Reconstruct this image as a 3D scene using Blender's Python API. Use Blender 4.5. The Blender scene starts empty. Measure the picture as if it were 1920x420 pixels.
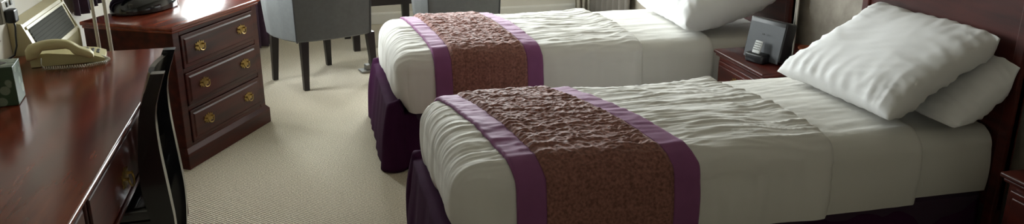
import bpy, bmesh, math, random
from mathutils import Vector, Matrix, noise
random.seed(7)
scn = bpy.context.scene
COL = scn.collection
PI = math.pi

# ------------------------------------------------------------------ camera
# room axes: +x from the desk wall to the headboard wall, +y towards the windows, floor z = 0
F_PX, W_PX = 1550.0, 1920.0
cam_d = bpy.data.cameras.new('camera'); cam = bpy.data.objects.new('camera', cam_d); COL.objects.link(cam)
cam_d.sensor_fit = 'HORIZONTAL'; cam_d.sensor_width = 36.0; cam_d.lens = 36.0 * F_PX / W_PX
cam_d.clip_start = 0.05; cam_d.clip_end = 100
cam.location = (0, 0, 1.6)
cam.rotation_euler = (math.radians(90 - 18.745), 0, math.radians(-13.5))
scn.camera = cam

# ------------------------------------------------------------------ sky, daylight, exposure
world = bpy.data.worlds.new('overcast_sky'); scn.world = world; world.use_nodes = True
wt = world.node_tree; wt.nodes.clear()
wo = wt.nodes.new('ShaderNodeOutputWorld'); wb = wt.nodes.new('ShaderNodeBackground')
wc = wt.nodes.new('ShaderNodeTexCoord'); ws = wt.nodes.new('ShaderNodeSeparateXYZ'); wr = wt.nodes.new('ShaderNodeValToRGB')
wt.links.new(wc.outputs['Generated'], ws.inputs[0]); wt.links.new(ws.outputs['Z'], wr.inputs[0])
wr.color_ramp.elements[0].position = 0.0; wr.color_ramp.elements[0].color = (0.16, 0.17, 0.15, 1)
wr.color_ramp.elements[1].position = 0.05; wr.color_ramp.elements[1].color = (0.955, 0.98, 1.0, 1)
wt.links.new(wr.outputs[0], wb.inputs['Color']); wb.inputs['Strength'].default_value = 11.0
wt.links.new(wb.outputs[0], wo.inputs[0])
scn.view_settings.view_transform = 'Standard'; scn.view_settings.look = 'None'
scn.view_settings.gamma = 1.0; scn.view_settings.use_curve_mapping = False
scn.view_settings.exposure = 1.52

def portal(loc, rotz, w, h):
    d = bpy.data.lights.new('window_portal', 'AREA'); d.shape = 'RECTANGLE'; d.size = w; d.size_y = h
    d.cycles.is_portal = True
    o = bpy.data.objects.new('window_portal', d); COL.objects.link(o)
    o.location = loc; o.rotation_euler = (math.radians(-90), 0, rotz)
    return o
LW_A, LW_B = Vector((-1.2, 5.95)), Vector((0.05, 7.2))       # canted window wall
BACK_Y, HEAD_X, DESK_X, FRONT_Y, CEIL = 7.2, 2.5, -1.2, -1.3, 2.75
WZ0, WZ1 = 0.80, 2.56
portal((1.27, BACK_Y + .10, (WZ0 + WZ1) / 2), 0, 1.98, WZ1 - WZ0)
_m = (LW_A + LW_B) / 2 + Vector((-.0707, .0707))
portal((DESK_X - .10, 5.275, (WZ0 + WZ1) / 2), math.radians(90), 0.65, WZ1 - WZ0)
portal((_m.x, _m.y, (WZ0 + WZ1) / 2), math.radians(45), .90, WZ1 - WZ0)

# ------------------------------------------------------------------ materials
def srgb(r, g, b):
    def f(c):
        c /= 255.0
        return c / 12.92 if c <= .04045 else ((c + .055) / 1.055) ** 2.4
    return (f(r), f(g), f(b), 1)
def mat(name, col, rough=.5, var=0.0, vscale=6.0, bump=0.0, bscale=60.0, stretch=(1, 1, 1), col2=None, coat=0.0, metal=0.0,
        spec=.5, sheen=0.0, wave=None, detail=4.0, bdist=.002, coat_rough=.08):
    m = bpy.data.materials.new(name); m.use_nodes = True
    nt = m.node_tree; b = nt.nodes['Principled BSDF']; L = nt.links.new
    b.inputs['Roughness'].default_value = rough; b.inputs['Metallic'].default_value = metal
    b.inputs['Specular IOR Level'].default_value = spec
    b.inputs['Coat Weight'].default_value = coat; b.inputs['Coat Roughness'].default_value = coat_rough
    b.inputs['Sheen Weight'].default_value = sheen
    tc = nt.nodes.new('ShaderNodeTexCoord'); mp = nt.nodes.new('ShaderNodeMapping'); mp.inputs['Scale'].default_value = stretch
    L(tc.outputs['Object'], mp.inputs[0])
    nz = nt.nodes.new('ShaderNodeTexNoise'); nz.inputs['Scale'].default_value = vscale; nz.inputs['Detail'].default_value = detail
    L(mp.outputs[0], nz.inputs['Vector'])
    rp = nt.nodes.new('ShaderNodeValToRGB')
    c2 = col2 if col2 else tuple(c * (1 - var) for c in col[:3]) + (1,)
    rp.color_ramp.elements[0].position = .3; rp.color_ramp.elements[0].color = c2
    rp.color_ramp.elements[1].position = .7; rp.color_ramp.elements[1].color = col
    L(nz.outputs['Fac'], rp.inputs[0]); L(rp.outputs[0], b.inputs['Base Color'])
    if bump:
        bn = nt.nodes.new('ShaderNodeTexNoise'); bn.inputs['Scale'].default_value = bscale; bn.inputs['Detail'].default_value = 3
        L(mp.outputs[0], bn.inputs['Vector'])
        bp = nt.nodes.new('ShaderNodeBump'); bp.inputs['Strength'].default_value = bump; bp.inputs['Distance'].default_value = bdist
        src = bn.outputs['Fac']
        if wave:
            wv = nt.nodes.new('ShaderNodeTexWave'); wv.inputs['Scale'].default_value = wave[0]; wv.inputs['Distortion'].default_value = wave[1]
            wv.bands_direction = wave[2]; wv.inputs['Detail Scale'].default_value = wave[3]
            L(mp.outputs[0], wv.inputs['Vector'])
            mx = nt.nodes.new('ShaderNodeMath'); mx.operation = 'ADD'; L(wv.outputs['Fac'], mx.inputs[0]); L(src, mx.inputs[1]); src = mx.outputs[0]
        L(src, bp.inputs['Height']); L(bp.outputs[0], b.inputs['Normal'])
    return m
M = {}
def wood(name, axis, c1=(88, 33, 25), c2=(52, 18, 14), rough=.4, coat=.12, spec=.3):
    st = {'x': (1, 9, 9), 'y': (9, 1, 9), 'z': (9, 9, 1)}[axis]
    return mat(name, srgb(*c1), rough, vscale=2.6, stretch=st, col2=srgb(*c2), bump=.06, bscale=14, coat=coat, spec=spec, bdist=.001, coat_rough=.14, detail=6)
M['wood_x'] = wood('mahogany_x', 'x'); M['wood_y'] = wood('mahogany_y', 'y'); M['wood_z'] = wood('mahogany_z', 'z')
M['lit_top_y'] = wood('mahogany_lit_top_y', 'y', (128, 52, 30), (78, 27, 17), .2, .2, .38); M['lit_top_x'] = wood('mahogany_lit_top_x', 'x', (150, 62, 34), (105, 38, 20), .25, .35, .5)  # paler mahogany for the tops: their lit tone is put into the colour
M['head'] = wood('mahogany_headboard', 'y', (86, 32, 24), (56, 19, 15), .5, .0, .25)
M['lacquer'] = mat('black_lacquer', srgb(14, 13, 16), .18, coat=.5)
M['darkleg'] = mat('dark_stained_leg', srgb(30, 22, 22), .35, var=.3, stretch=(8, 8, 1))
M['brass'] = mat('aged_brass', srgb(186, 156, 92), .4, var=.4, vscale=60, metal=1.0)
M['white'] = mat('white_cotton', srgb(231, 229, 224), .9, var=.02, bump=.1, bscale=420, spec=.2)
M['sheet'] = mat('white_sheet', srgb(226, 224, 218), .9, var=.02, bump=.1, bscale=420, spec=.2)
M['pillow'] = mat('pillow_cotton', srgb(232, 232, 232), .88, var=.02, bump=.12, bscale=300, spec=.2)
M['purple'] = mat('purple_satin', srgb(140, 82, 128), .7, var=.12, vscale=12, bump=.15, bscale=260, sheen=.05, spec=.3)
M['valance'] = mat('purple_valance', srgb(62, 26, 58), .85, var=.2, vscale=8, bump=.2, bscale=220, spec=.08)
M['quilt'] = mat('brown_quilt', srgb(164, 112, 102), .7, vscale=95, col2=srgb(108, 70, 61), bump=.5, bscale=80, sheen=.08, bdist=.003, spec=.3)
M['divan'] = mat('divan_cloth', srgb(60, 40, 60), .9, var=.1)
M['grey'] = mat('grey_wool', srgb(98, 101, 101), .95, var=.12, vscale=40, bump=.4, bscale=380, sheen=.2)
M['pipe'] = mat('grey_piping', srgb(78, 80, 82), .9, var=.1)
M['curtain'] = mat('plum_curtain', srgb(84, 58, 84), .85, var=.25, vscale=14, bump=.3, bscale=200, sheen=.2)
M['curtain_pale'] = mat('stone_curtain', srgb(176, 170, 156), .9, var=.15, vscale=14, bump=.3, bscale=200)
M['cream'] = mat('cream_plastic', srgb(206, 196, 146), .42, var=.06, vscale=5)
M['cream_metal'] = mat('cream_enamel', srgb(196, 186, 148), .4, var=.06, vscale=4)
M['grille'] = mat('grey_grille', srgb(84, 84, 78), .85, var=.1, spec=.1)
M['socket'] = mat('white_socket', srgb(205, 203, 196), .4, var=.05)
M['sock_grey'] = mat('grey_backbox', srgb(150, 148, 140), .6, var=.08)
M['black'] = mat('black_plastic', srgb(22, 22, 25), .35, var=.2)
M['gloss'] = mat('gloss_black', srgb(10, 11, 18), .12, coat=.6)
M['slate'] = mat('slate_plastic', srgb(74, 77, 82), .5, var=.08)
M['screen'] = mat('screen_glass', srgb(8, 8, 10), .08, coat=.6)
M['keys'] = mat('pale_keys', srgb(208, 210, 208), .45, var=.05)
M['keydark'] = mat('grey_keys', srgb(120, 122, 120), .5)
M['chrome'] = mat('brushed_steel', srgb(190, 186, 176), .28, var=.1, metal=1.0)
M['steel'] = mat('dull_steel', srgb(150, 150, 146), .5, var=.15, metal=.3)
M['rod'] = mat('pale_lamp_rod', srgb(206, 202, 186), .35, var=.06)
M['shade'] = mat('cream_shade', srgb(222, 212, 188), .9, var=.06)
M['orange'] = mat('terracotta', srgb(150, 78, 40), .45, var=.2, vscale=20)
M['tissue'] = mat('tissue', srgb(220, 196, 192), .95, var=.05)
M['paint'] = mat('white_paint', srgb(228, 226, 218), .5, var=.04)
M['ceil'] = mat('ceiling_paint', srgb(236, 233, 226), .9, var=.03, vscale=2)
M['wall'] = mat('wall_paint', srgb(222, 217, 206), .85, var=.08, vscale=3, bump=.2, bscale=120)
M['paper'] = mat('embossed_wallpaper', srgb(176, 168, 156), .85, vscale=11, col2=srgb(146, 138, 126), bump=.5, bscale=40, detail=8, bdist=.003)
M['carpet'] = mat('beige_loop_carpet', srgb(232, 222, 202), 1.0, vscale=150, col2=srgb(178, 168, 148), bump=.6, bscale=330, wave=(34, 2.5, 'DIAGONAL', 3.0), bdist=.006)
def tissue_box_mat():
    m = mat('green_tissue_box', srgb(58, 84, 58), .35, var=.25, vscale=10)
    nt = m.node_tree; b = nt.nodes['Principled BSDF']; L = nt.links.new
    vo = nt.nodes.new('ShaderNodeTexVoronoi'); vo.inputs['Scale'].default_value = 26
    tc = [n for n in nt.nodes if n.type == 'TEX_COORD'][0]; L(tc.outputs['Object'], vo.inputs['Vector'])
    rp = nt.nodes.new('ShaderNodeValToRGB'); rp.color_ramp.elements[0].position = .36; rp.color_ramp.elements[0].color = (1, 1, 1, 1)
    rp.color_ramp.elements[1].position = .42; rp.color_ramp.elements[1].color = (0, 0, 0, 1); L(vo.outputs['Distance'], rp.inputs[0])
    mx = nt.nodes.new('ShaderNodeMix'); mx.data_type = 'RGBA'
    old = b.inputs['Base Color'].links[0].from_socket
    L(rp.outputs[0], mx.inputs[0]); L(old, mx.inputs[6]); mx.inputs[7].default_value = srgb(128, 142, 122)
    L(mx.outputs[2], b.inputs['Base Color']); return m
M['tissue_box'] = tissue_box_mat()
def pane_mat():
    m = bpy.data.materials.new('window_glass'); m.use_nodes = True; nt = m.node_tree; nt.nodes.clear(); L = nt.links.new
    o = nt.nodes.new('ShaderNodeOutputMaterial'); mx = nt.nodes.new('ShaderNodeMixShader'); t = nt.nodes.new('ShaderNodeBsdfTransparent')
    g = nt.nodes.new('ShaderNodeBsdfGlossy'); fr = nt.nodes.new('ShaderNodeFresnel'); fr.inputs['IOR'].default_value = 1.3
    g.inputs['Roughness'].default_value = .02; t.inputs['Color'].default_value = (.95, .97, .96, 1)
    L(fr.outputs[0], mx.inputs[0]); L(t.outputs[0], mx.inputs[1]); L(g.outputs[0], mx.inputs[2]); L(mx.outputs[0], o.inputs[0]); return m
M['glass'] = pane_mat()

# ------------------------------------------------------------------ helpers
def V(*a): return Vector(a)
class MB:
    def __init__(s): s.bm = bmesh.new()
    def box(s, c, d, bev=0.0, seg=2, rot=None):
        g = bmesh.ops.create_cube(s.bm, size=1.0); vs = g['verts']
        for v in vs: v.co = Vector((v.co.x * d[0], v.co.y * d[1], v.co.z * d[2]))
        if bev:
            es = list({e for v in vs for e in v.link_edges})
            r = bmesh.ops.bevel(s.bm, geom=es, offset=bev, segments=seg, affect='EDGES', profile=.5)
            vs = list({v for v in r['verts']} | {v for v in vs if v.is_valid})
        for v in vs:
            co = v.co.copy()
            if rot: co = rot @ co
            v.co = co + Vector(c)
        return s
    def lohi(s, lo, hi, bev=0.0, seg=2):
        return s.box([(a + b) / 2 for a, b in zip(lo, hi)], [b - a for a, b in zip(lo, hi)], bev, seg)
    def tube(s, pts, r, n=10, cap=True):
        pts = [Vector(p) for p in pts]; rings = []
        rr = r if isinstance(r, (list, tuple)) else [r] * len(pts)
        up = None
        for i, p in enumerate(pts):
            t = (pts[min(i + 1, len(pts) - 1)] - pts[max(i - 1, 0)]).normalized()
            if up is None: up = Vector((0, 0, 1)) if abs(t.z) < .9 else Vector((1, 0, 0))
            a = t.cross(up).normalized(); b = a.cross(t).normalized(); up = b
            rings.append([s.bm.verts.new(p + a * (rr[i] * math.cos(2 * PI * k / n)) + b * (rr[i] * math.sin(2 * PI * k / n))) for k in range(n)])
        for i in range(len(rings) - 1):
            for k in range(n): s.bm.faces.new((rings[i][k], rings[i][(k + 1) % n], rings[i + 1][(k + 1) % n], rings[i + 1][k]))
        if cap:
            s.bm.faces.new(rings[0][::-1]); s.bm.faces.new(rings[-1])
        return s
    def lathe(s, prof, c=(0, 0, 0), n=24, sx=1.0, sy=1.0):
        rings = []
        for r, z in prof:
            rings.append([s.bm.verts.new((c[0] + sx * r * math.cos(2 * PI * k / n), c[1] + sy * r * math.sin(2 * PI * k / n), c[2] + z)) for k in range(n)])
        for i in range(len(rings) - 1):
            for k in range(n): s.bm.faces.new((rings[i][k], rings[i][(k + 1) % n], rings[i + 1][(k + 1) % n], rings[i + 1][k]))
        s.bm.faces.new(rings[0][::-1]); s.bm.faces.new(rings[-1])
        return s
    def prism(s, poly, f0, f1):
        """poly: 2D points; f0/f1 map (a,b)->3D for the two ends"""
        a = [s.bm.verts.new(f0(*p)) for p in poly]; b = [s.bm.verts.new(f1(*p)) for p in poly]; n = len(poly)
        s.bm.faces.new(a[::-1]); s.bm.faces.new(b)
        for k in range(n): s.bm.faces.new((a[k], a[(k + 1) % n], b[(k + 1) % n], b[k]))
        return s
    def grid(s, fn, nu, nv):
        g = [[s.bm.verts.new(fn(i / nu, j / nv)) for j in range(nv + 1)] for i in range(nu + 1)]
        for i in range(nu):
            for j in range(nv): s.bm.faces.new((g[i][j], g[i + 1][j], g[i + 1][j + 1], g[i][j + 1]))
        return s
    def build(s, name, m, parent=None, smooth=False, clean=False):
        if clean: bmesh.ops.remove_doubles(s.bm, verts=s.bm.verts, dist=1e-5); bmesh.ops.dissolve_degenerate(s.bm, edges=s.bm.edges, dist=1e-5)
        bmesh.ops.recalc_face_normals(s.bm, faces=s.bm.faces)
        me = bpy.data.meshes.new(name); s.bm.to_mesh(me); s.bm.free()
        if smooth:
            me.polygons.foreach_set('use_smooth', [True] * len(me.polygons))
            if smooth == 'angle': me.set_sharp_from_angle(angle=math.radians(38))
        me.materials.append(m if not isinstance(m, str) else M[m])
        o = bpy.data.objects.new(name, me); COL.objects.link(o)
        if parent: o.parent = parent
        return o
def tag(o, label, cat, group=None, kind=None):
    o['label'] = label
    if cat: o['category'] = cat
    if group: o['group'] = group
    if kind: o['kind'] = kind
    return o
def thing(name, label, cat, loc=(0, 0, 0), rotz=0.0, group=None):
    o = bpy.data.objects.new(name, None); COL.objects.link(o); o.location = loc; o.rotation_euler = (0, 0, rotz); o.empty_display_size = .1
    return tag(o, label, cat, group)
def struct(o, label):
    o['kind'] = 'structure'; o['label'] = label; return o
def setloc(o, loc, rz=0): o.location = loc; o.rotation_euler = (0, 0, rz); return o
def nz(x, y, z=0.0): return noise.noise(Vector((x, y, z)))
def ridge(x, y, z=0.0): return 1 - abs(noise.noise(Vector((x, y, z)))) * 2.2
def sm(a, b, x):
    t = max(0, min(1, (x - a) / (b - a))); return t * t * (3 - 2 * t)

# ------------------------------------------------------------------ the room
def wall(name, p0, p1, holes, label, m='wall', th=.14, h=CEIL):
    """p0->p1 with the room on the right-hand side; outward is left"""
    p0, p1 = Vector(p0), Vector(p1); L = (p1 - p0).length; d = (p1 - p0) / L; out = Vector((-d.y, d.x))
    ss = sorted({0, L} | {v for hl in holes for v in hl[:2]}); zs = sorted({0, h} | {v for hl in holes for v in hl[2:]})
    mb = MB()
    for a, b in zip(ss, ss[1:]):
        for z0, z1 in zip(zs, zs[1:]):
            if any(hl[0] <= a and b <= hl[1] and hl[2] <= z0 and z1 <= hl[3] for hl in holes): continue
            q = [p0 + d * a, p0 + d * b, p0 + d * b + out * th, p0 + d * a + out * th]
            mb.prism([(v.x, v.y) for v in q], lambda x, y, z=z0: (x, y, z), lambda x, y, z=z1: (x, y, z))
    return struct(mb.build(name, m), label)
wall('wall_left', (DESK_X, FRONT_Y), (DESK_X, 5.95), [(4.95 - FRONT_Y, 5.6 - FRONT_Y, WZ0, WZ1)], 'pale painted wall behind the desk')
wall('wall_bay', LW_A, LW_B, [(.44, 1.34, WZ0, WZ1)], 'canted wall with a window beyond the chest of drawers')
wall('wall_back', (0.05, BACK_Y), (HEAD_X, BACK_Y), [(.23, 2.21, WZ0, WZ1)], 'pale wall under the back window')
wall('wall_right', (HEAD_X, BACK_Y), (HEAD_X, FRONT_Y), [], 'mottled grey wallpapered wall behind the headboards', 'paper')
wall('wall_front', (HEAD_X, FRONT_Y), (DESK_X, FRONT_Y), [], 'pale wall behind the viewer')
fl_poly = [(DESK_X - .14, FRONT_Y - .14), (HEAD_X + .14, FRONT_Y - .14), (HEAD_X + .14, BACK_Y + .14), (-.05, BACK_Y + .14), (DESK_X - .14, 6.0)]
struct(MB().prism(fl_poly, lambda x, y: (x, y, -.12), lambda x, y: (x, y, 0)).build('floor', 'carpet'), 'beige ribbed loop carpet')
struct(MB().prism(fl_poly, lambda x, y: (x, y, CEIL), lambda x, y: (x, y, CEIL + .12)).build('ceiling', 'ceil'), 'white painted ceiling')
def skirting(name, p0, p1, label):
    p0, p1 = Vector(p0), Vector(p1); d = (p1 - p0).normalized(); inn = Vector((d.y, -d.x))
    prof = [(0, 0), (.016, 0), (.016, .085), (.009, .1), (0, .1)]
    f = lambda P: (lambda a, b: (P.x + inn.x * a, P.y + inn.y * a, b + .001))
    struct(MB().prism(prof, f(p0), f(p1)).build(name, 'paint'), label)
skirting('baseboard_left', (DESK_X, FRONT_Y), (DESK_X, 5.95), 'white skirting board along the desk wall')
skirting('baseboard_bay', LW_A, LW_B, 'white skirting board under the canted window')
skirting('baseboard_back', (.05, BACK_Y), (HEAD_X, BACK_Y), 'white skirting board under the back window')
skirting('baseboard_right', (HEAD_X, BACK_Y), (HEAD_X, FRONT_Y), 'white skirting board along the headboard wall')
def window(name, p0, p1, s0, s1, nlight, label):
    p0, p1 = Vector(p0), Vector(p1); d = (p1 - p0).normalized(); w = s1 - s0
    rz = math.atan2(d.y, d.x); o = p0 + d * s0
    root = bpy.data.objects.new(name, None); COL.objects.link(root); root.location = (o.x, o.y, WZ0); root.rotation_euler = (0, 0, rz); struct(root, label)
    h = WZ1 - WZ0; fw = .05
    mb = MB()
    mb.lohi((0, .05, 0), (fw, .11, h), .006); mb.lohi((w - fw, .05, 0), (w, .11, h), .006)
    mb.lohi((fw, .05, 0), (w - fw, .11, fw), .006); mb.lohi((fw, .05, h - fw), (w - fw, .11, h), .006)
    mb.build('window_frame', 'paint', root)
    MB().lohi((-.04, -.07, -.035), (w + .04, .06, 0), .008).build('window_sill', 'paint', root)
    iw = (w - 2 * fw) / nlight
    for k in range(nlight):
        if k: MB().lohi((fw + k * iw - .02, .055, fw), (fw + k * iw + .02, .105, h - fw), .005).build('mullion', 'paint', root)
        MB().lohi((fw + k * iw + (.02 if k else 0), .078, fw), (fw + (k + 1) * iw - (.02 if k < nlight - 1 else 0), .082, h - fw)).build('pane', 'glass', root)
window('window_1', LW_A, LW_B, .44, 1.34, 2, 'white framed window in the canted wall')
window('window_3', (DESK_X, FRONT_Y), (DESK_X, 5.95), 4.95 - FRONT_Y, 5.6 - FRONT_Y, 1, 'white framed window in the left wall beyond the desk')
window('window_2', (.05, BACK_Y), (HEAD_X, BACK_Y), .23, 2.21, 3, 'wide white framed window in the back wall')
def curtain(label, p0, p1, z0, z1, m, folds, amp=.028, group=None):
    p0, p1 = Vector(p0), Vector(p1); L = (p1 - p0).length; d = (p1 - p0) / L; n = Vector((-d.y, d.x))
    def fn(off):
        def g(a, b):
            ph = a * folds * 2 * PI; w = amp * (.7 + .3 * (1 - b))
            o = w * math.sin(ph + .5 * nz(a * 5, b * 2)) + .008 * nz(a * 20, b * 3) + off
            q = p0 + d * (a * L) + n * o
            return (q.x, q.y, z0 + (z1 - z0) * b + .006 * nz(a * 9, 3) * (1 - b))
        return g
    mb = MB(); mb.grid(fn(.004), folds * 10, 20)
    o = mb.build('curtain', m, smooth=True)
    s = o.modifiers.new('thickness', 'SOLIDIFY'); s.thickness = .006
    return tag(o, label, 'curtain', group)
_d = (LW_B - LW_A).normalized(); _in = Vector((_d.y, -_d.x))
def bayp(s, off): q = LW_A + _d * s + _in * off; return (q.x, q.y)
curtain('dark plum floor-length curtain behind the chest of drawers', bayp(.72, .13), bayp(1.10, .13), .012, 2.70, 'curtain', 5)
curtain('stone curtain hanging in the corner by the wallpapered wall', (2.29, BACK_Y - .12), (2.43, BACK_Y - .12), .012, 2.70, 'curtain_pale', 3, .022)

curtain('short plum curtain added behind the television to darken the desk reflection', (DESK_X + .07, 4.42), (DESK_X + .07, 4.86), .735, 2.70, 'curtain', 5)  # curtain added so the desk top reflects something dark
M['curtain_grey'] = mat('grey_curtain', srgb(118, 113, 106), .95, var=.12, vscale=14, bump=.3, bscale=200)
curtain('plain grey curtain drawn back along the wallpapered wall', (2.44, BACK_Y - .07), (2.44, 6.15), .012, 2.70, 'curtain_grey', 7, .02)

# ------------------------------------------------------------------ brass pulls
def pull_mesh():
    out = [(-.046, .0), (-.036, .011), (-.040, .024), (-.026, .018), (-.020, .030), (-.010, .021), (0, .035), (.010, .021), (.020, .030), (.026, .018), (.040, .024), (.036, .011),
           (.046, .0), (.034, -.008), (.037, -.019), (.022, -.014), (.012, -.026), (.0, -.018), (-.012, -.026), (-.022, -.014), (-.037, -.019), (-.034, -.008)]
    mb = MB(); mb.prism(out, lambda a, b: (a, 0, b), lambda a, b: (a, -.0025, b))
    for sx in (-1, 1): mb.tube([(sx * .027, -.002, .008), (sx * .027, -.012, .008), (sx * .027, -.018, .008)], [.0065, .004, .006], 8)
    pts = [(-.027, -.015, .008)] + [(-.027 * math.cos(a) * (1 + .1 * math.sin(a)), -.016 - .006 * math.sin(a), .004 - .026 * math.sin(a)) for a in [PI * k / 10 for k in range(11)]] + [(.027, -.015, .008)]
    mb.tube(pts, .0032, 8)
    return mb
_pull = pull_mesh().build('pull', 'brass', smooth='angle'); PULL = _pull.data; bpy.data.objects.remove(_pull)
def pull(parent, loc, rz=0.0, s=1.0):
    o = bpy.data.objects.new('handle', PULL); COL.objects.link(o); o.parent = parent; o.location = loc; o.rotation_euler = (0, 0, rz); o.scale = (s, s, s); o['label'] = 'pierced brass drawer pull'
def drawer_mesh(mb, x0, x1, z0, z1, y, fr=.014):
    """raised moulded drawer front facing -y: thin lip border and a raised field"""
    mb.lohi((x0, y - .006, z0), (x1, y + .02, z1), .004)
    b = .016
    mb.prism([(x0 + b, z0 + b), (x1 - b, z0 + b), (x1 - b, z1 - b), (x0 + b, z1 - b)], lambda a, c: (a, y - .005, c),
             lambda a, c: (a + (.008 if a < (x0 + x1) / 2 else -.008), y - fr, c + (.008 if c < (z0 + z1) / 2 else -.008)))
    return mb



# ------------------------------------------------------------------ chest of drawers
# local: x along the front, y into the chest, front face at y = 0
CW, CD, CH = .73, .50, .725
ce = Vector((.48, .877)).normalized(); crz = math.atan2(ce.y, ce.x)
chest = thing('chest_of_drawers', 'mahogany chest of three drawers with brass pulls, standing at an angle', 'chest', (-.675, 4.10, 0), crz)
mb = MB(); mb.lohi((.0, .012, .1), (CW, CD, CH - .03), .003)
mb.lohi((.0, .0, .1), (.05, .03, CH - .03), .004); mb.lohi((CW - .05, 0, .1), (CW, .03, CH - .03), .004)
for k in range(4):
    z = .1 + k * .19; mb.lohi((.05, .001, z), (CW - .05, .03, z + .022), .003)
mb.build('body', 'wood_x', chest)
mb = MB(); pf = [(-.016, 0), (-.016, .085), (-.008, .1), (0, .103), (.03, .103), (.03, 0)]
mb.lohi((-.016, -.016, .001), (CW + .016, CD, .085), .003); mb.prism([(-.016, .085), (0, .106), (CD, .106), (CD, .085)], lambda a, b: (-.0155 if b < .1 else 0, a, b), lambda a, b: (CW + (.0155 if b < .1 else 0), a, b))
mb.build('plinth', 'wood_x', chest)
mb = MB(); mb.lohi((-.02, -.02, CH - .02), (CW + .02, CD + .004, CH), .007, 3); mb.lohi((-.01, -.01, CH - .034), (CW + .01, CD, CH - .02), .004)
mb.build('top', 'lit_top_x', chest, smooth='angle')
for k in range(3):
    z0 = .1 + k * .19 + .024; z1 = z0 + .164
    d = drawer_mesh(MB(), .054, CW - .054, z0, z1, .0, .012).build('drawer', 'wood_x', chest)
    for fx in (.25, .75): pull(d, (CW * fx, -.012, (z0 + z1) / 2 + .004), 0, .88)

# television on its glossy foot
tv = thing('television', 'black television on a glossy oval foot, on the angled chest', 'television', (-.865, 4.575, CH + .001), crz - .06)
prof = [(.95, 0), (1.0, .006), (1.0, .022), (.985, .04), (.94, .058), (.85, .074), (.7, .088), (.5, .098), (.3, .105), (.24, .12), (.24, .16)]
MB().lathe([(r * .2, z) for r, z in prof], n=48, sx=1.0, sy=.66).build('foot', 'gloss', tv, smooth='angle')
MB().lohi((-.05, -.02, .10), (.05, .03, .26), .008).build('neck', 'black', tv)
MB().lohi((-.33, -.03, .2), (.33, .035, .62), .012).build('casing', 'black', tv)
MB().lohi((-.305, -.034, .24), (.305, -.029, .6)).build('screen', 'screen', tv)

# ------------------------------------------------------------------ dressing desk
DZ = .75; DX0, DX1 = -1.185, -.585; DY0, DY1 = .75, 3.58; FX = -.63
desk = thing('dressing_desk', 'long polished mahogany dressing desk along the left wall', 'desk', (DX0, DY0, 0))
ox, oy = DX0, DY0
def dk(x, y, z): return (x - ox, y - oy, z)
mb = MB(); mb.lohi(dk(DX0, DY0, DZ - .014), dk(DX1, DY1, DZ), .0065, 4)
mb.build('top', 'lit_top_y', desk, smooth='angle')
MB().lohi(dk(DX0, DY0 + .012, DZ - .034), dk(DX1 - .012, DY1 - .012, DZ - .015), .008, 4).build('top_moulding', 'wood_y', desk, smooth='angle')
for (a, b) in ((3.07, 3.55), (.78, 1.26)):
    MB().lohi(dk(DX0 + .02, a, .1), dk(FX, b, DZ - .034), .004).build('pedestal', 'wood_y', desk)
    mb = MB(); mb.lohi(dk(DX0 + .02, a - .014, .001), dk(FX + .016, b + .014, .085), .005); mb.lohi(dk(DX0 + .02, a - .007, .085), dk(FX + .008, b + .007, .108), .006)
    mb.build('plinth', 'wood_y', desk)
    for k, (z0, z1) in enumerate(((.13, .33), (.345, .51), (.525, .69))):
        d = MB(); d.lohi(dk(FX - .01, a + .03, z0), dk(FX + .006, b - .03, z1), .004); d.lohi(dk(FX, a + .05, z0 + .018), dk(FX + .012, b - .05, z1 - .018), .005)
        d = d.build('drawer', 'wood_y', desk); pull(d, dk(FX + .012, (a + b) / 2, (z0 + z1) / 2), PI / 2)
MB().lohi(dk(DX0 + .02, 1.26, .50), dk(FX - .012, 3.07, DZ - .034), .003).build('frieze', 'wood_y', desk)
MB().lohi(dk(FX - .03, 1.262, .484), dk(FX + .010, 3.068, .5), .005).build('frieze_moulding', 'wood_y', desk)
for (a, b) in ((1.29, 2.15), (2.17, 3.04)):
    d = MB(); d.lohi(dk(FX - .012, a, .506), dk(FX + .004, b, .70), .004); d.lohi(dk(FX, a + .02, .524), dk(FX + .011, b - .02, .682), .005)
    d = d.build('drawer', 'wood_y', desk); pull(d, dk(FX + .011, (a + b) / 2 - .015, .575), PI / 2, 1.05)

# ------------------------------------------------------------------ black lacquered chair at the desk
# local x points away from the desk, y along the desk
ch = thing('desk_chair', 'black lacquered chair with curved back pushed under the desk', 'chair', (-.712, 2.80, 0), .03)
def post_x(z):  # side profile of the back (x offset from seat back edge)
    t = (z - .45) / .46
    return .165 + (.075 * t * t - .045 * t if t > 0 else -.10 * t * t * (1 if t < 0 else 0) + .0) + (.028 * max(0, t - .7) / .3 if t > .7 else 0) + (.06 * min(1, -t) if t < 0 else 0)
for sy in (-1, 1):
    mb = MB(); n = 26; rings = []
    for k in range(n + 1):
        z = .002 + (.893 - .002) * k / n; x = post_x(z); w = .016 + .006 * (1 - abs(z - .5) / .5); dpt = .019 + .02 * math.exp(-((z - .5) / .22) ** 2)
        yc = sy * (.155 + .0 * z)
        rings.append([mb.bm.verts.new((x + a * dpt, yc + b * w, z)) for a, b in ((-1, -1), (1, -1), (1, 1), (-1, 1))])
    for i in range(n):
        for k in range(4): mb.bm.faces.new((rings[i][k], rings[i][(k + 1) % 4], rings[i + 1][(k + 1) % 4], rings[i + 1][k]))
    mb.bm.faces.new(rings[0][::-1]); mb.bm.faces.new(rings[-1])
    mb.build('back_post', 'lacquer', ch, smooth='angle')
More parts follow.
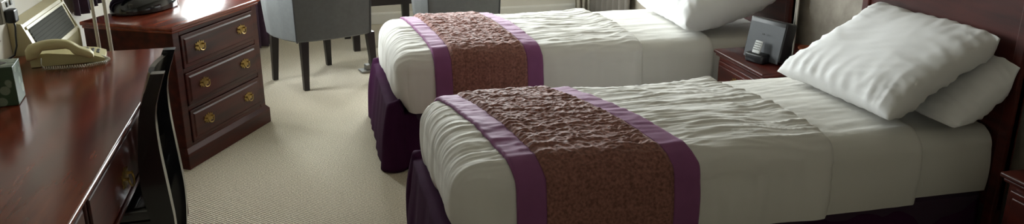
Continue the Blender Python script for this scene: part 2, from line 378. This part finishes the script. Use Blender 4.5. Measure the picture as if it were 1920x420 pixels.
def rail(name, z0, z1, bow, dip):
    def fn(side):
        def g(a, b):
            y = -.145 + .29 * a; q = 1 - (2 * a - 1) ** 2; z = z0 + (z1 - z0) * b - dip * q * b
            return (post_x(z) - .0 + bow * q + side * .009, y, z)
        return g
    mb = MB(); mb.grid(fn(1), 12, 4); mb.grid(fn(-1), 12, 4)
    f = fn(1); h = fn(-1)
    for b in (0, 1):
        for i in range(12):
            vs = [mb.bm.verts.new(p) for p in (f(i / 12, b), f((i + 1) / 12, b), h((i + 1) / 12, b), h(i / 12, b))]; mb.bm.faces.new(vs)
    return mb.build(name, 'lacquer', ch, smooth='angle', clean=True)
rail('crest_rail', .77, .883, -.03, .012); rail('lower_rail', .55, .60, -.015, 0)
for k in range(3):
    y = -.075 + .075 * k
    mb = MB(); mb.grid(lambda a, b: (post_x(.59 + .22 * b) - .022 + .006, y - .02 + .04 * a, .59 + .22 * b), 2, 8); mb.grid(lambda a, b: (post_x(.59 + .22 * b) - .022 - .006, y - .02 + .04 * a, .59 + .22 * b), 2, 8)
    mb.build('slat', 'lacquer', ch, smooth=True)
MB().lohi((-.22, -.175, .405), (.15, .175, .452), .012, 3).build('seat', 'lacquer', ch, smooth='angle')
MB().lohi((-.215, -.17, .35), (.15, .17, .405), .004).build('seat_frame', 'lacquer', ch)
for sy in (-1, 1):
    mb = MB(); mb.tube([(-.2, sy * .155, .36), (-.2, sy * .155, .2), (-.2, sy * .155, .002)], [.021, .019, .015], 8); mb.build('front_leg', 'lacquer', ch, smooth='angle')

# ------------------------------------------------------------------ heater, socket, plug on the left wall
HY0, HY1, HZ = 3.60, 4.20, .50
heater = thing('wall_heater', 'cream wall heater with a grey grille behind the telephone', 'heater', (DESK_X + .002, HY0, HZ))
hl = HY1 - HY0; HP = [(0, 0), (.085, 0), (.10, .015), (.10, .215), (.045, .365), (.0, .378)]
MB().prism(HP, lambda a, b: (a, .012, b), lambda a, b: (a, hl - .012, b)).build('casing', 'cream_metal', heater)
HPo = [(0, -.004), (.088, -.004), (.105, .013), (.105, .218), (.048, .371), (.0, .384)]
for y0, y1 in ((0, .012), (hl - .012, hl)): MB().prism(HPo, lambda a, b: (a, y0, b), lambda a, b: (a, y1, b)).build('end_cap', 'cream_metal', heater)
slope = Vector((.045 - .10, 0, .365 - .215)); sn_ = Vector((.15, 0, .055)).normalized()
def hs(t, y, off): p = Vector((.10, 0, .215)) + slope * t + sn_ * off; return (p.x, y, p.z)
mb = MB(); mb.prism([(.13, .05), (.84, .05), (.84, hl - .04), (.13, hl - .04)], lambda a, b: hs(a, b, .0005), lambda a, b: hs(a, b, .002)); gr = mb.build('grille', 'grille', heater)
for k in range(7):
    t = .19 + k * .098; MB().prism([(t - .02, .055), (t + .02, .055), (t + .02, hl - .045), (t - .02, hl - .045)], lambda a, b: hs(a, b, .002), lambda a, b: hs(a, b, .0045)).build('bar', 'grille', gr)
for a0, a1 in ((.06, .13), (.84, .91)): MB().prism([(a0, .03), (a1, .03), (a1, hl - .02), (a0, hl - .02)], lambda a, b: hs(a, b, 0), lambda a, b: hs(a, b, .008)).build('grille_rail', 'cream_metal', heater)

sk = thing('wall_socket', 'surface-mounted double wall socket above the tissue box', 'socket', (DESK_X + .001, 3.50, .952))
MB().lohi((0, -.075, -.045), (.045, .075, .045), .005).build('back_box', 'sock_grey', sk)
MB().lohi((.045, -.073, -.043), (.053, .073, .043), .004).build('face_plate', 'socket', sk)
for y in (-.02, .02): MB().lohi((.053, y - .009, .014), (.058, y + .009, .034), .002).build('switch', 'keydark', sk)
pg = thing('plug', 'black plug in the wall socket with a hanging cable', 'plug', (DESK_X + .055, 3.455, .937))
MB().lohi((0, -.025, -.027), (.034, .025, .025), .008, 3).build('plug_body', 'black', pg, smooth='angle')
MB().tube([(.02, 0, -.025), (.021, .002, -.045), (.015, .006, -.08), (.012, .004, -.12), (.0, .0, -.155), (-.03, -.006, -.172)], .0035, 8).build('cable', 'black', pg, smooth=True)

# ------------------------------------------------------------------ telephone
ph = thing('telephone', 'cream desk telephone with a coiled cord, at the far end of the desk', 'telephone', (-.955, 3.42, DZ + .001), .16)
mb = MB(); mb.prism([(-.12, 0), (.135, 0), (.135, .012), (.10, .026), (-.06, .05), (-.12, .05)], lambda a, b: (a, -.035, b), lambda a, b: (a, .11, b))
bs = mb.build('base', 'cream', ph)
for i in range(4):
    for j in range(3): MB().box((.052 + i * .019, .028 + j * .022, .037 - i * .0046), (.013, .014, .006), .002, 1).build('key', 'keydark', bs)
mb = MB(); sec = []
for k in range(21):
    t = k / 20; x = -.125 + .225 * t
    top = .088 + .018 * math.sin(PI * min(1, t * 1.25)) - .034 * sm(.62, 1, t); low = .038 + .030 * (sm(.14, .26, t) - sm(.62, .74, t)) - .016 * sm(.75, 1, t) - .010 * (1 - sm(0, .12, t))
    w = .027 - .006 * math.sin(PI * t)
    if k in (0, 20): top -= .012; low += .006; w *= .8
    sec.append((x, low, top, w))
rings = []
for x, lo, hi, w in sec:
    c = (lo + hi) / 2; h = (hi - lo) / 2; rings.append([mb.bm.verts.new((x, -.055 + w * math.copysign(abs(math.cos(a)) ** .6, math.cos(a)), c + h * math.copysign(abs(math.sin(a)) ** .6, math.sin(a)))) for a in [2 * PI * q / 16 for q in range(16)]])
for i in range(20):
    for q in range(16): mb.bm.faces.new((rings[i][q], rings[i][(q + 1) % 16], rings[i + 1][(q + 1) % 16], rings[i + 1][q]))
mb.bm.faces.new(rings[0][::-1]); mb.bm.faces.new(rings[-1]); mb.build('handset', 'cream', ph, smooth='angle')
pts = [(-.075, -.082, .045), (-.078, -.088, .02), (-.07, -.092, .007)]
L0 = Vector((-.07, -.092, .007)); path = [L0, V(.0, -.105, .007), V(.08, -.11, .007), V(.135, -.085, .007), V(.15, -.04, .007), V(.12, .0, .012)]
coil = []; turns = 46; N = turns * 8
for k in range(N + 1):
    t = k / N * (len(path) - 1); i = min(int(t), len(path) - 2); f = t - i; p = path[i].lerp(path[i + 1], f); tg = (path[i + 1] - path[i]).normalized(); sd = Vector((-tg.y, tg.x, 0)); a = 2 * PI * turns * k / N
    coil.append(p + sd * (.0052 * math.cos(a)) + Vector((0, 0, .0052 * math.sin(a))))
MB().tube(pts[:2] + coil, .002, 5).build('coiled_cord', 'rod', ph, smooth=True)

# ------------------------------------------------------------------ tissue box
tb = thing('tissue_box', 'green tissue box with pale dots at the edge of the desk', 'tissue box', (-1.035, 2.93, DZ + .001), .12)
mb = MB(); mb.lohi((-.06, -.06, 0), (.06, .06, .13), .0025); mb.build('carton', 'tissue_box', tb)
MB().lathe([(.034, .1301), (.034, .1312)], sx=1.0, sy=.62, n=24).build('opening', 'black', tb)
mb = MB()
def tis(a, b):
    an = 2 * PI * a; r = (.012 + .03 * b) * (1 + .35 * nz(math.cos(an) * 2, math.sin(an) * 2, b * 2)); return (-.012 + r * math.cos(an), r * .55 * math.sin(an), .128 + .075 * b + .012 * nz(math.cos(an) * 3, math.sin(an) * 3, 5))
mb.grid(tis, 28, 8); mb.build('tissue', 'tissue', tb, smooth=True, clean=True)

# ------------------------------------------------------------------ twin-stem lamp between desk and chest
fl = thing('floor_lamp', 'pale twin-stem lamp standing between desk and chest of drawers', 'lamp', (-.885, 3.735, 0))
MB().lathe([(.115, .001), (.12, .006), (.118, .02), (.06, .03), (.0, .032)][:-1], n=32).build('base', 'rod', fl, smooth='angle')
for dx in (-.025, .022): MB().tube([(dx, 0, .028), (dx, 0, .8), (dx, 0, 1.52)], .0075, 12).build('stem', 'rod', fl, smooth='angle')
MB().lathe([(.035, 1.50), (.04, 1.51), (.035, 1.53)], n=20).build('bracket', 'rod', fl, smooth='angle')
def shade(parent, z0, z1, r0, r1):
    mb = MB(); n = 36
    for (ra, rb) in ((r0, r1), (r0 - .004, r1 - .004)):
        mb.grid(lambda a, b: ((ra + (rb - ra) * b) * math.cos(2 * PI * a), (ra + (rb - ra) * b) * math.sin(2 * PI * a), z0 + (z1 - z0) * b), n, 1)
    mb.build('shade', 'shade', parent, smooth=True, clean=True)
shade(fl, 1.46, 1.70, .18, .13)

# ------------------------------------------------------------------ tub chairs
def tub_chair(label, A, ang, legs, W=.50, D=.52, bulge=.08):
    """A: back-left corner seen from behind; local x along the back, y to the front"""
    t = thing('tub_chair', label, 'chair', (A[0], A[1], 0), ang, 'grey tub chairs by the windows')
    ctl = [(-.02, D), (-bulge, D * .72), (-bulge * 1.02, D * .5), (-bulge * .62, D * .22), (0.0, 0.0), (W * .25, -.022), (W * .5, -.03), (W * .75, -.022), (W, 0), (W + bulge * .62, D * .22), (W + bulge * 1.02, D * .5), (W + bulge, D * .72), (W + .02, D)]
    def pt(s):
        s = max(0, min(len(ctl) - 1.0001, s * (len(ctl) - 1))); i = int(s); f = s - i
        return Vector(ctl[i]).lerp(Vector(ctl[i + 1]), f)
    n = 72; cen = Vector((W / 2, D * .55))
    outer = [pt(k / n) for k in range(n + 1)]
    inner = []
    for k in range(n + 1):
        tg = (outer[min(k + 1, n)] - outer[max(k - 1, 0)]).normalized(); nn = Vector((-tg.y, tg.x))
        if nn.dot(cen - outer[k]) < 0: nn = -nn
        inner.append(outer[k] + nn * .065)
    zb = .325
    def ztop(k):
        s = k / n; return .60 + .17 * sm(.12, .36, s) * (1 - sm(.64, .88, s))
    mb = MB(); rings = []
    for k in range(n + 1):
        o, i = outer[k], inner[k]; zt = ztop(k); fl_ = (o - i).normalized()
        prof = [(o - fl_ * .012, zb), (o, zb + .01), (o + fl_ * .012, (zb + zt) / 2), (o + fl_ * .02, zt - .03), (o + fl_ * .008, zt - .006), ((o + i) / 2, zt), (i - fl_ * .0, zt - .012), (i - fl_ * .004, zt - .05), (i - fl_ * .0, zb)]
        rings.append([mb.bm.verts.new((p.x, p.y, z)) for p, z in prof])
    for k in range(n):
        for q in range(9): mb.bm.faces.new((rings[k][q], rings[k][(q + 1) % 9], rings[k + 1][(q + 1) % 9], rings[k + 1][q]))
    mb.bm.faces.new(rings[0]); mb.bm.faces.new(rings[-1][::-1])
    mb.build('backrest_shell', 'grey', t, smooth='angle')
    for k0 in (n * 4 // 12, n * 8 // 12):
        o, i = outer[k0], inner[k0]; f_ = (o - i).normalized(); zt = ztop(k0)
        MB().tube([(*(o - f_ * .006), zb), (*(o + f_ * .004), zb + .012), (*(o + f_ * .014), (zb + zt) / 2), (*(o + f_ * .021), zt - .03)], .005, 6).build('piping', 'pipe', t, smooth=True)
    ins = [i.lerp(cen, .015) for i in inner]
    MB().prism([(p.x, p.y) for p in ins], lambda x, y: (x, y, zb + .002), lambda x, y: (x, y, .40)).build('seat_base', 'grey', t)
    mb = MB(); mb.prism([(p.x, p.y) for p in [i.lerp(cen, .05) for i in inner]], lambda x, y: (x, y, .402), lambda x, y: (x, y, .47)); mb.build('seat_cushion', 'grey', t)
    ca, sa = math.cos(-ang), math.sin(-ang)
    for (x, y) in legs:
        dx, dy = x - A[0], y - A[1]; lx, ly = dx * ca - dy * sa, dx * sa + dy * ca
        tp = Vector((lx, ly)).lerp(cen, .06); q = 1
        mb = MB(); rr = []
        for z, c, h in ((.002, Vector((lx, ly)), .0165), (.18, Vector((lx, ly)).lerp(tp, .55), .021), (.335, tp, .026)):
            rr.append([mb.bm.verts.new((c.x + a * h, c.y + b * h, z)) for a, b in ((-1, -1), (1, -1), (1, 1), (-1, 1))])
        for i in range(2):
            for k in range(4): mb.bm.faces.new((rr[i][k], rr[i][(k + 1) % 4], rr[i + 1][(k + 1) % 4], rr[i + 1][k]))
        mb.bm.faces.new(rr[0][::-1]); mb.bm.faces.new(rr[-1]); mb.build('leg', 'darkleg', t)
    return t
tub_chair('grey upholstered tub chair with its back to the room, beside the chest of drawers', (-.135, 5.29), math.radians(19), [(-.10, 5.325), (-.305, 5.625), (.06, 5.92), (.355, 5.475)])
tub_chair('grey upholstered tub chair partly hidden behind the far bed', (.76, 5.62), math.radians(3), [(.80, 5.66), (1.24, 5.68), (.76, 6.04), (1.25, 6.06)], bulge=.05)

# low table between the chairs
TC = [(.22, 6.28), (.62, 6.36), (.83, 6.76), (.30, 6.70)]
lt = thing('coffee_table', 'dark square coffee table between the two tub chairs', 'table', (.50, 6.53, 0), .12)
for sx, sy in ((-1, -1), (1, -1), (1, 1), (-1, 1)):
    x, y = sx * .245, sy * .215
    mb = MB(); mb.prism([(-.032, -.032), (.032, -.032), (.032, .032), (-.032, .032)], lambda a, b: (x + a * .75, y + b * .75, .002), lambda a, b: (x + a, y + b, .44)); mb.build('leg', 'darkleg', lt)
mb = MB()
for s in (-1, 1): mb.lohi((-.22, s * .215 - .012, .34), (.22, s * .215 + .012, .44)); mb.lohi((s * .245 - .012, -.19, .34), (s * .245 + .012, .19, .44))
mb.build('apron', 'darkleg', lt)
MB().lohi((-.30, -.27, .44), (.30, .27, .468), .006).build('table_top', 'darkleg', lt)

# stepped steel bracket on the carpet by the far bed
sb = thing('floor_bracket', 'small stepped steel bracket on the carpet at the corner of the far bed', 'bracket', (.335, 5.70, 0), .25)
MB().lohi((-.07, -.045, .001), (.10, .045, .014), .003).build('lower_plate', 'steel', sb)
MB().lohi((-.03, -.025, .014), (.10, .03, .05), .004).build('upper_step', 'steel', sb)
MB().lohi((.0, -.0, .05), (.10, .022, .075), .004).build('clip', 'black', sb)

# ------------------------------------------------------------------ beds
class Bed:
    ZT = .585; R = .10
    def __init__(s, xf, y0, y1, seed):
        s.xf, s.y0, s.y1, s.seed = xf, y0, y1, seed
        s.xi = xf + s.R; s.yi0 = y0 + s.R; s.yi1 = y1 - s.R; s.yc = (y0 + y1) / 2
        s.arc = s.R * PI / 2
    def S(s, u, v, hmax=.22, off=0.0, wr=1.0, extra=None):
        cx = max(u, s.xi); cy = min(max(v, s.yi0), s.yi1); dx, dy = u - cx, v - cy; d = math.hypot(dx, dy)
        n = Vector((dx / d, dy / d, 0)) if d > 1e-9 else Vector((0, 0, 0))
        dmax = s.arc + hmax; d = min(d, dmax); R = s.R
        crown = .018 * (1 - ((cy - s.yc) / (s.yi1 - s.yc)) ** 2) * 1.0
        if d <= s.arc:
            a = d / R; rad = R * math.sin(a); z = s.ZT - R * (1 - math.cos(a)); nr = n * math.sin(a) + Vector((0, 0, math.cos(a)))
        else:
            h = (d - s.arc) / .24; rad = R + .012 * math.sin(PI * min(1, h)) - .03 * max(0, h) ** 2.5 * ((1.2 + 3.2 * (1 - (cy - s.yi0) / (s.yi1 - s.yi0))) * max(0, -n.x) + .4 * abs(n.y)); z = s.ZT - R - (d - s.arc); nr = n.copy(); a = PI / 2
        p = Vector((cx, cy, z + crown * (1 if d == 0 else math.cos(min(a, PI / 2))))) + n * rad
        q = s.seed
        top = math.cos(min(a, PI / 2)) if d > 0 else 1.0
        wx = p.x + .05 * nz(p.x * 3, p.y * 3, q); wy = p.y + .06 * nz(p.x * 2.2, p.y * 2.2, q + 3)
        w_top = .006 * (ridge(wx * 1.7, wy * 12, q) ** 3) + .0055 * max(0, ridge(wx * 4.0, wy * 36, q + 5)) ** 3 + .003 * max(0, ridge(wx * 3.0, wy * 22, q + 8)) ** 3 + .006 * nz(p.x * 4, p.y * 5, q)
        foot = 1.0 if dx < -abs(dy) * .3 else 0.0
        w_side = (.005 + .006 * foot) * nz(p.x * 15 + p.z * 2, p.y * 15 - p.z * 2.5, p.z * 1.8 + q) + .002 * nz(p.x * 30, p.y * 30, p.z * 3 + q) + .006 * nz(p.x * 5, p.y * 5, p.z * 5 + q)
        disp = wr * (w_top * top + w_side * (1 - top)) + off
        if extra: disp += extra(p)
        return p + nr * disp
def make_bed(label, B, xh):
    b = thing('bed', label, 'bed', (B.xf, B.yc, 0))
    o = Vector((B.xf, B.yc, 0))
    MB().lohi((.09, B.y0 - B.yc + .03, .05), (xh - B.xf, B.y1 - B.yc - .03, .315), .02).build('divan_base', 'divan', b)
    for x in (.12, xh - B.xf - .12):
        for y in (B.y0 - B.yc + .12, B.y1 - B.yc - .12): MB().lathe([(.018, .001), (.02, .01), (.018, .05)], c=(x, y, 0), n=12).build('castor', 'black', b)
    # mattress under its fitted sheet
    mb = MB(); U0, U1 = B.xi - B.arc - .17, xh; V0, V1 = B.yi0 - B.arc - .17, B.yi1 + B.arc + .17
    mb.grid(lambda a, c: B.S(U0 + (U1 - U0) * a, V0 + (V1 - V0) * c, .17, -.03, .35) - o, 100, 70)
    mt = mb.build('mattress', 'sheet', b, smooth=True, clean=True)
    # valance
    path = []; r = .05; xa, ya, yb = B.xf + .0, B.y0 + .005, B.y1 - .005
    def add(p, n_): path.append((Vector(p), Vector(n_)))
    N1 = 90
    for k in range(N1): add((xh - .01 - (xh - .01 - xa - r) * k / N1, yb), (0, 1))
    for k in range(13): a = PI / 2 + PI / 2 * k / 12; add((xa + r + r * math.cos(a), yb - r + r * math.sin(a)), (math.cos(a), math.sin(a)))
    for k in range(1, 50): add((xa, yb - r - (yb - ya - 2 * r) * k / 50), (-1, 0))
    for k in range(13): a = PI + PI / 2 * k / 12; add((xa + r + r * math.cos(a), ya + r + r * math.sin(a)), (math.cos(a), math.sin(a)))
    for k in range(1, N1 + 1): add((xa + r + (xh - .01 - xa - r) * k / N1, ya), (0, -1))
    mb = MB(); rows = 16; G = []
    for (p, n_) in path:
        col = []; cnr = abs(n_.x * n_.y) * 2; ft = max(0, -n_.x)
        for j in range(rows + 1):
            t = j / rows; z = .004 + (.295 + .05 * ft) * t + .035 * cnr * t * t
            fl_ = (1 - t)
            offv = .012 * ft - .03 * (1 - ft) + (.03 + .035 * ft) * fl_ + .02 * ft * t + cnr * (.012 + .03 * math.sin(PI * t)) + .016 * nz(p.x * 9, p.y * 9, z * 2 + B.seed) * (.35 + .65 * fl_) + .004 * nz(p.x * 20, p.y * 20, z * 3) * (.4 + fl_ * .6)
            if j == rows: offv -= .06; z -= .012
            q = p + n_ * offv; col.append(mb.bm.verts.new((q.x - o.x, q.y - o.y, z)))
        G.append(col)
    for i in range(len(G) - 1):
        for j in range(rows): mb.bm.faces.new((G[i][j], G[i + 1][j], G[i + 1][j + 1], G[i][j + 1]))
    vl = mb.build('valance', 'valance', b, smooth=True); vl['label'] = 'purple fabric valance'
    s = vl.modifiers.new('thickness', 'SOLIDIFY'); s.thickness = .003
    # headboard
    w0, w1 = B.y0 - B.yc - .03, B.y1 - B.yc + .03; hx = xh - B.xf + .012
    hb = MB().lohi((hx, w0, .25), (hx + .03, w1, 1.22), .006).build('headboard', 'head', b)
    for y0, y1 in ((w0, w0 + .05), (w1 - .05, w1)): MB().lohi((hx - .01, y0, .02), (hx + .035, y1, 1.25), .008).build('post', 'head', hb)
    MB().lohi((hx - .008, w0 + .05, 1.17), (hx + .034, w1 - .05, 1.24), .008).build('top_rail', 'head', hb)
    return b
def make_linen(B, which, end_near, end_far, sheet_end):
    # duvet
    mb = MB(); hm = .195
    U0 = B.xi - B.arc - hm; V0, V1 = B.yi0 - B.arc - hm, B.yi1 + B.arc + hm
    def fn(a, c):
        v = V0 + (V1 - V0) * c; f = sm(B.y0, B.y1, v); ue = end_near + (end_far - end_near) * f + .012 * nz(v * 7, B.seed) + .006 * nz(v * 23, B.seed)
        u = U0 + (ue - U0) * a; e = (ue - u)
        off = -.016 * (1 - sm(0, .02, e)) + .008 * math.exp(-((e - .05) / .05) ** 2)
        amp = .9 + .3 * math.exp(-(e / .2) ** 2)
        return B.S(u, v, hm, off, amp)
    mb.grid(fn, 190, 240)
    d = mb.build('duvet', 'white', None, smooth=True, clean=True); tag(d, 'white cotton duvet spread over the %s bed' % which, 'duvet', 'white duvets')
    # turned-down sheet band
    mb = MB(); hs_ = .192; V0s, V1s = B.yi0 - B.arc - hs_, B.yi1 + B.arc + hs_
    def fs(a, c):
        v = V0s + (V1s - V0s) * c; f = sm(B.y0, B.y1, v); u0 = end_near + (end_far - end_near) * f - .22; u1 = sheet_end + .008 * nz(v * 9, B.seed + 2)
        u = u0 + (u1 - u0) * a; e = u1 - u
        return B.S(u, v, hs_, -.013 - .01 * (1 - sm(0, .012, e)), .42)
    mb.grid(fs, 50, 120); sh = mb.build('top_sheet', 'sheet', None, smooth=True, clean=True); tag(sh, 'flat white sheet folded above the duvet on the %s bed' % which, 'sheet', 'white top sheets')
def make_runner(B, which, l_near, r_near, l_far, r_far, hang):
    root = thing('bed_runner', 'brown quilted runner with purple borders across the %s bed' % which, 'runner', (B.xf, B.yc, 0), 0, 'brown and purple bed runners')
    o = Vector((B.xf, B.yc, 0)); V0, V1 = B.yi0 - B.arc - hang, B.yi1 + B.arc + hang
    def edge(n_, f_, v):
        f = max(0, min(1, (v - B.y0) / (B.y1 - B.y0))); return n_ + (f_ - n_) * f + .005 * nz(v * 5, n_ * 7)
    def strip(a0, a1, quilt, nu, nv, name, m):
        mb = MB()
        def fn(a, c):
            aa = a0 + (a1 - a0) * a; v = V0 + (V1 - V0) * c; l = edge(l_near, l_far, v); r_ = edge(r_near, r_far, v); u = l + (r_ - l) * aa
            off = .014
            if quilt:
                e = min(a, 1 - a); puff = sm(0, .04, e); wv = u + .02 * nz(u * 9, v * 9, 2); wy = v + .03 * nz(u * 6, v * 6, 8)
                side = 1 if B.yi0 - .06 < v < B.yi1 + .06 else .45
                cell = abs(math.sin(PI * a * 6)) ** .5
                off += puff * (.004 + .004 * cell + side * (.0035 * ridge(wv * 12, wy * 34, B.seed) ** 2 + .0035 * ridge(wv * 28, wy * 70, B.seed + 4) ** 2 + .0012 * nz(u * 70, v * 70, 1)))
            else:
                e = min(aa, 1 - aa) * 8; off += -.008 * (1 - sm(0, .1, e)) + .0025 * nz(u * 9, v * 22, 3)
            return B.S(u, v, hang, off, .55) - o
        mb.grid(fn, nu, nv); ob = mb.build(name, m, root, smooth=True, clean=True); s = ob.modifiers.new('thickness', 'SOLIDIFY'); s.thickness = .004; s.offset = -1; return ob
    b = .155
    strip(b, 1 - b, True, 120, 380, 'quilted_panel', 'quilt')
    strip(0, b, False, 14, 160, 'border', 'purple')['label'] = 'purple satin border'
    strip(1 - b, 1, False, 14, 160, 'border', 'purple')['label'] = 'purple satin border'
def make_pillow(label, c, size, tilt, yaw, thick, seed, zmin, roll=0.0, clampx=None, group='white pillows'):
    mb = MB(); a_, b_ = size[0] / 2, size[1] / 2; n = 56
    Mx = Matrix.Rotation(yaw, 3, 'Z') @ Matrix.Rotation(-tilt, 3, 'Y') @ Matrix.Rotation(roll, 3, 'X'); cv = Vector(c)
    def fn(sg):
        def g(i, j):
            s = 2 * i - 1; t = 2 * j - 1; s = math.sin(s * PI / 2) * .35 + s * .65; t = math.sin(t * PI / 2) * .35 + t * .65
            x = a_ * s * (1 - .07 * (1 - t * t) * abs(s) ** 3); y = b_ * t * (1 - .05 * (1 - s * s) * abs(t) ** 3)
            e = max(0, (1 - s ** 4)) * max(0, (1 - t ** 4)); h = thick / 2 * e ** .5
            ed = max(0, 1 - e) ; m_ = min(1, e * 5)
            w = .012 * ridge(t * 5.2 + .4 * nz(s * 2, t * 2, seed), s * 1.2, seed) ** 2 * abs(s) ** 2.2 + .012 * ridge(s * 5.0 + .4 * nz(s * 2, t * 2, seed + 2), t * 1.2, seed + 1) ** 2 * abs(t) ** 2.2 + .009 * nz(s * 1.6, t * 1.6, seed + sg) + .002 * ridge(s * 6 + t * 4, t * 2 - s, seed + 3)
            z = sg * (h + w * m_) + .012 * nz(s * 2.5, t * 2.5, seed + 9) * ed
            p = Mx @ Vector((x, y, z)) + cv
            if p.z < zmin: p.z = zmin + (p.z - zmin) * .06
            if clampx and p.x > clampx: p.x = clampx + (p.x - clampx) * .05
            return p
        return g
    mb.grid(fn(1), n, n); mb.grid(fn(-1), n, n)
    o = mb.build('pillow', 'pillow', None, smooth=True, clean=True)
    return tag(o, label, 'pillow', group)

HX = 2.405
near = Bed(.375, 2.345, 3.205, 3.0); far = Bed(.335, 3.835, 4.735, 11.0)
make_bed('single bed with purple valance nearest the viewer', near, HX)
make_bed('single bed with purple valance nearer the window', far, HX)
make_linen(near, 'near', 1.73, 1.64, 2.10); make_linen(far, 'far', 1.62, 1.56, 2.02)
make_runner(near, 'near', .575, 1.215, .43, .97, .27); make_runner(far, 'far', .535, 1.08, .455, .97, .26)
ZP = near.ZT + .022
make_pillow('white pillow lying against the headboard, behind the front pillow on the near bed', (2.33, 2.68, .680), (.42, .73), math.radians(38), .0, .135, 21.0, ZP, clampx=2.395)
make_pillow('large white pillow leaning on another pillow on the near bed', (2.172, 2.735, .757), (.56, .70), math.radians(28), .05, .145, 5.0, ZP, roll=math.radians(-1), clampx=2.37)
make_pillow('plump white pillow leaning on the headboard of the far bed', (2.125, 4.235, .735), (.56, .76), math.radians(17), -.02, .25, 45.0, ZP, clampx=2.395)

# ------------------------------------------------------------------ bedside cabinets
def nightstand(label, x0, y0, y1, depth, H=.54):
    w = y1 - y0; t = thing('bedside_cabinet', label, 'cabinet', (x0, y0, 0), 0, 'mahogany bedside cabinets')
    MB().lohi((.012, 0.01, .06), (depth, w - .01, H - .03), .003).build('body', 'wood_y', t)
    MB().lohi((0, 0, .001), (depth, w, .06), .005).build('plinth', 'wood_y', t)
    mb = MB(); mb.lohi((-.014, -.012, H - .018), (depth, w + .012, H), .006, 3); mb.lohi((-.004, -.003, H - .032), (depth, w + .003, H - .018), .005, 3); mb.build('top', 'wood_y', t, smooth='angle')
    for z0, z1 in ((.36, .49), (.08, .345)):
        d = MB(); d.lohi((-.002, .03, z0), (.012, w - .03, z1), .004); d.lohi((-.010, .048, z0 + .018), (0, w - .048, z1 - .018), .005); d = d.build('drawer' if z0 > .2 else 'door', 'wood_y', t)
        pull(d, (-.010, w / 2, (z0 + z1) / 2), -PI / 2, .8)
nightstand('mahogany bedside cabinet between the two beds', 1.99, 3.30, 3.77, .49)
nightstand('mahogany bedside cabinet on the near side of the near bed', 2.165, 1.58, 2.06, .32)
NZ = .541
# speaker dock
sp = thing('speaker_dock', 'dark grey speaker dock on the bedside cabinet between the beds', 'speaker', (2.085, 3.50, NZ), math.radians(-72))
# local: x along the front, -y faces out
tl = Matrix.Rotation(math.radians(-12), 3, 'X')
MB().box((0, .05, .103), (.225, .075, .19), .008, 3, rot=tl).build('cabinet', 'black', sp, smooth='angle')
MB().box((0, .05 - .038 * math.cos(.209), .103 - .038 * math.sin(.209)), (.215, .006, .178), .002, 1, rot=tl).build('speaker_grille', 'slate', sp)
MB().lohi((-.055, -.055, .0), (.055, .02, .045), .008, 3).build('dock_cradle', 'black', sp, smooth='angle')
rm = Matrix.Rotation(math.radians(-22), 3, 'X')
rc = MB().box((0, -.03, .075), (.046, .009, .062), .004, 2, rot=rm).build('remote', 'keys', sp, smooth='angle'); rc['label'] = 'pale grey keypad remote in the cradle'
for i in range(4):
    for j in range(4): MB().box(Vector((0, -.03, .075)) + rm @ Vector((-.015 + i * .010, -.0055, .02 - j * .011)), (.006, .002, .0055), rot=rm).build('key', 'keydark', rc)
MB().box((.0, -.0, .135), (.016, .004, .007), .0015, 1, rot=tl).build('badge', 'black', sp)
# bedside lamp
bl = thing('bedside_lamp', 'slim steel bedside lamp behind the speaker dock', 'lamp', (2.235, 3.475, NZ))
MB().lathe([(.062, 0), (.065, .004), (.06, .014), (.02, .02), (.012, .03)], n=32).build('base', 'black', bl, smooth='angle')
MB().tube([(0, 0, .02), (0, 0, .25), (0, 0, .52)], .0085, 14).build('stem', 'chrome', bl, smooth='angle')
shade(bl, .47, .66, .15, .10)
di = MB().lathe([(.022, 0), (.03, .003), (.041, .02), (.042, .028), (.038, .028), (.028, .01), (.0, .008)][:-1], n=28).build('dish', 'orange', smooth='angle')
setloc(di, (2.395, 3.60, NZ)); tag(di, 'small orange-brown dish behind the lamp on the bedside cabinet', 'dish')
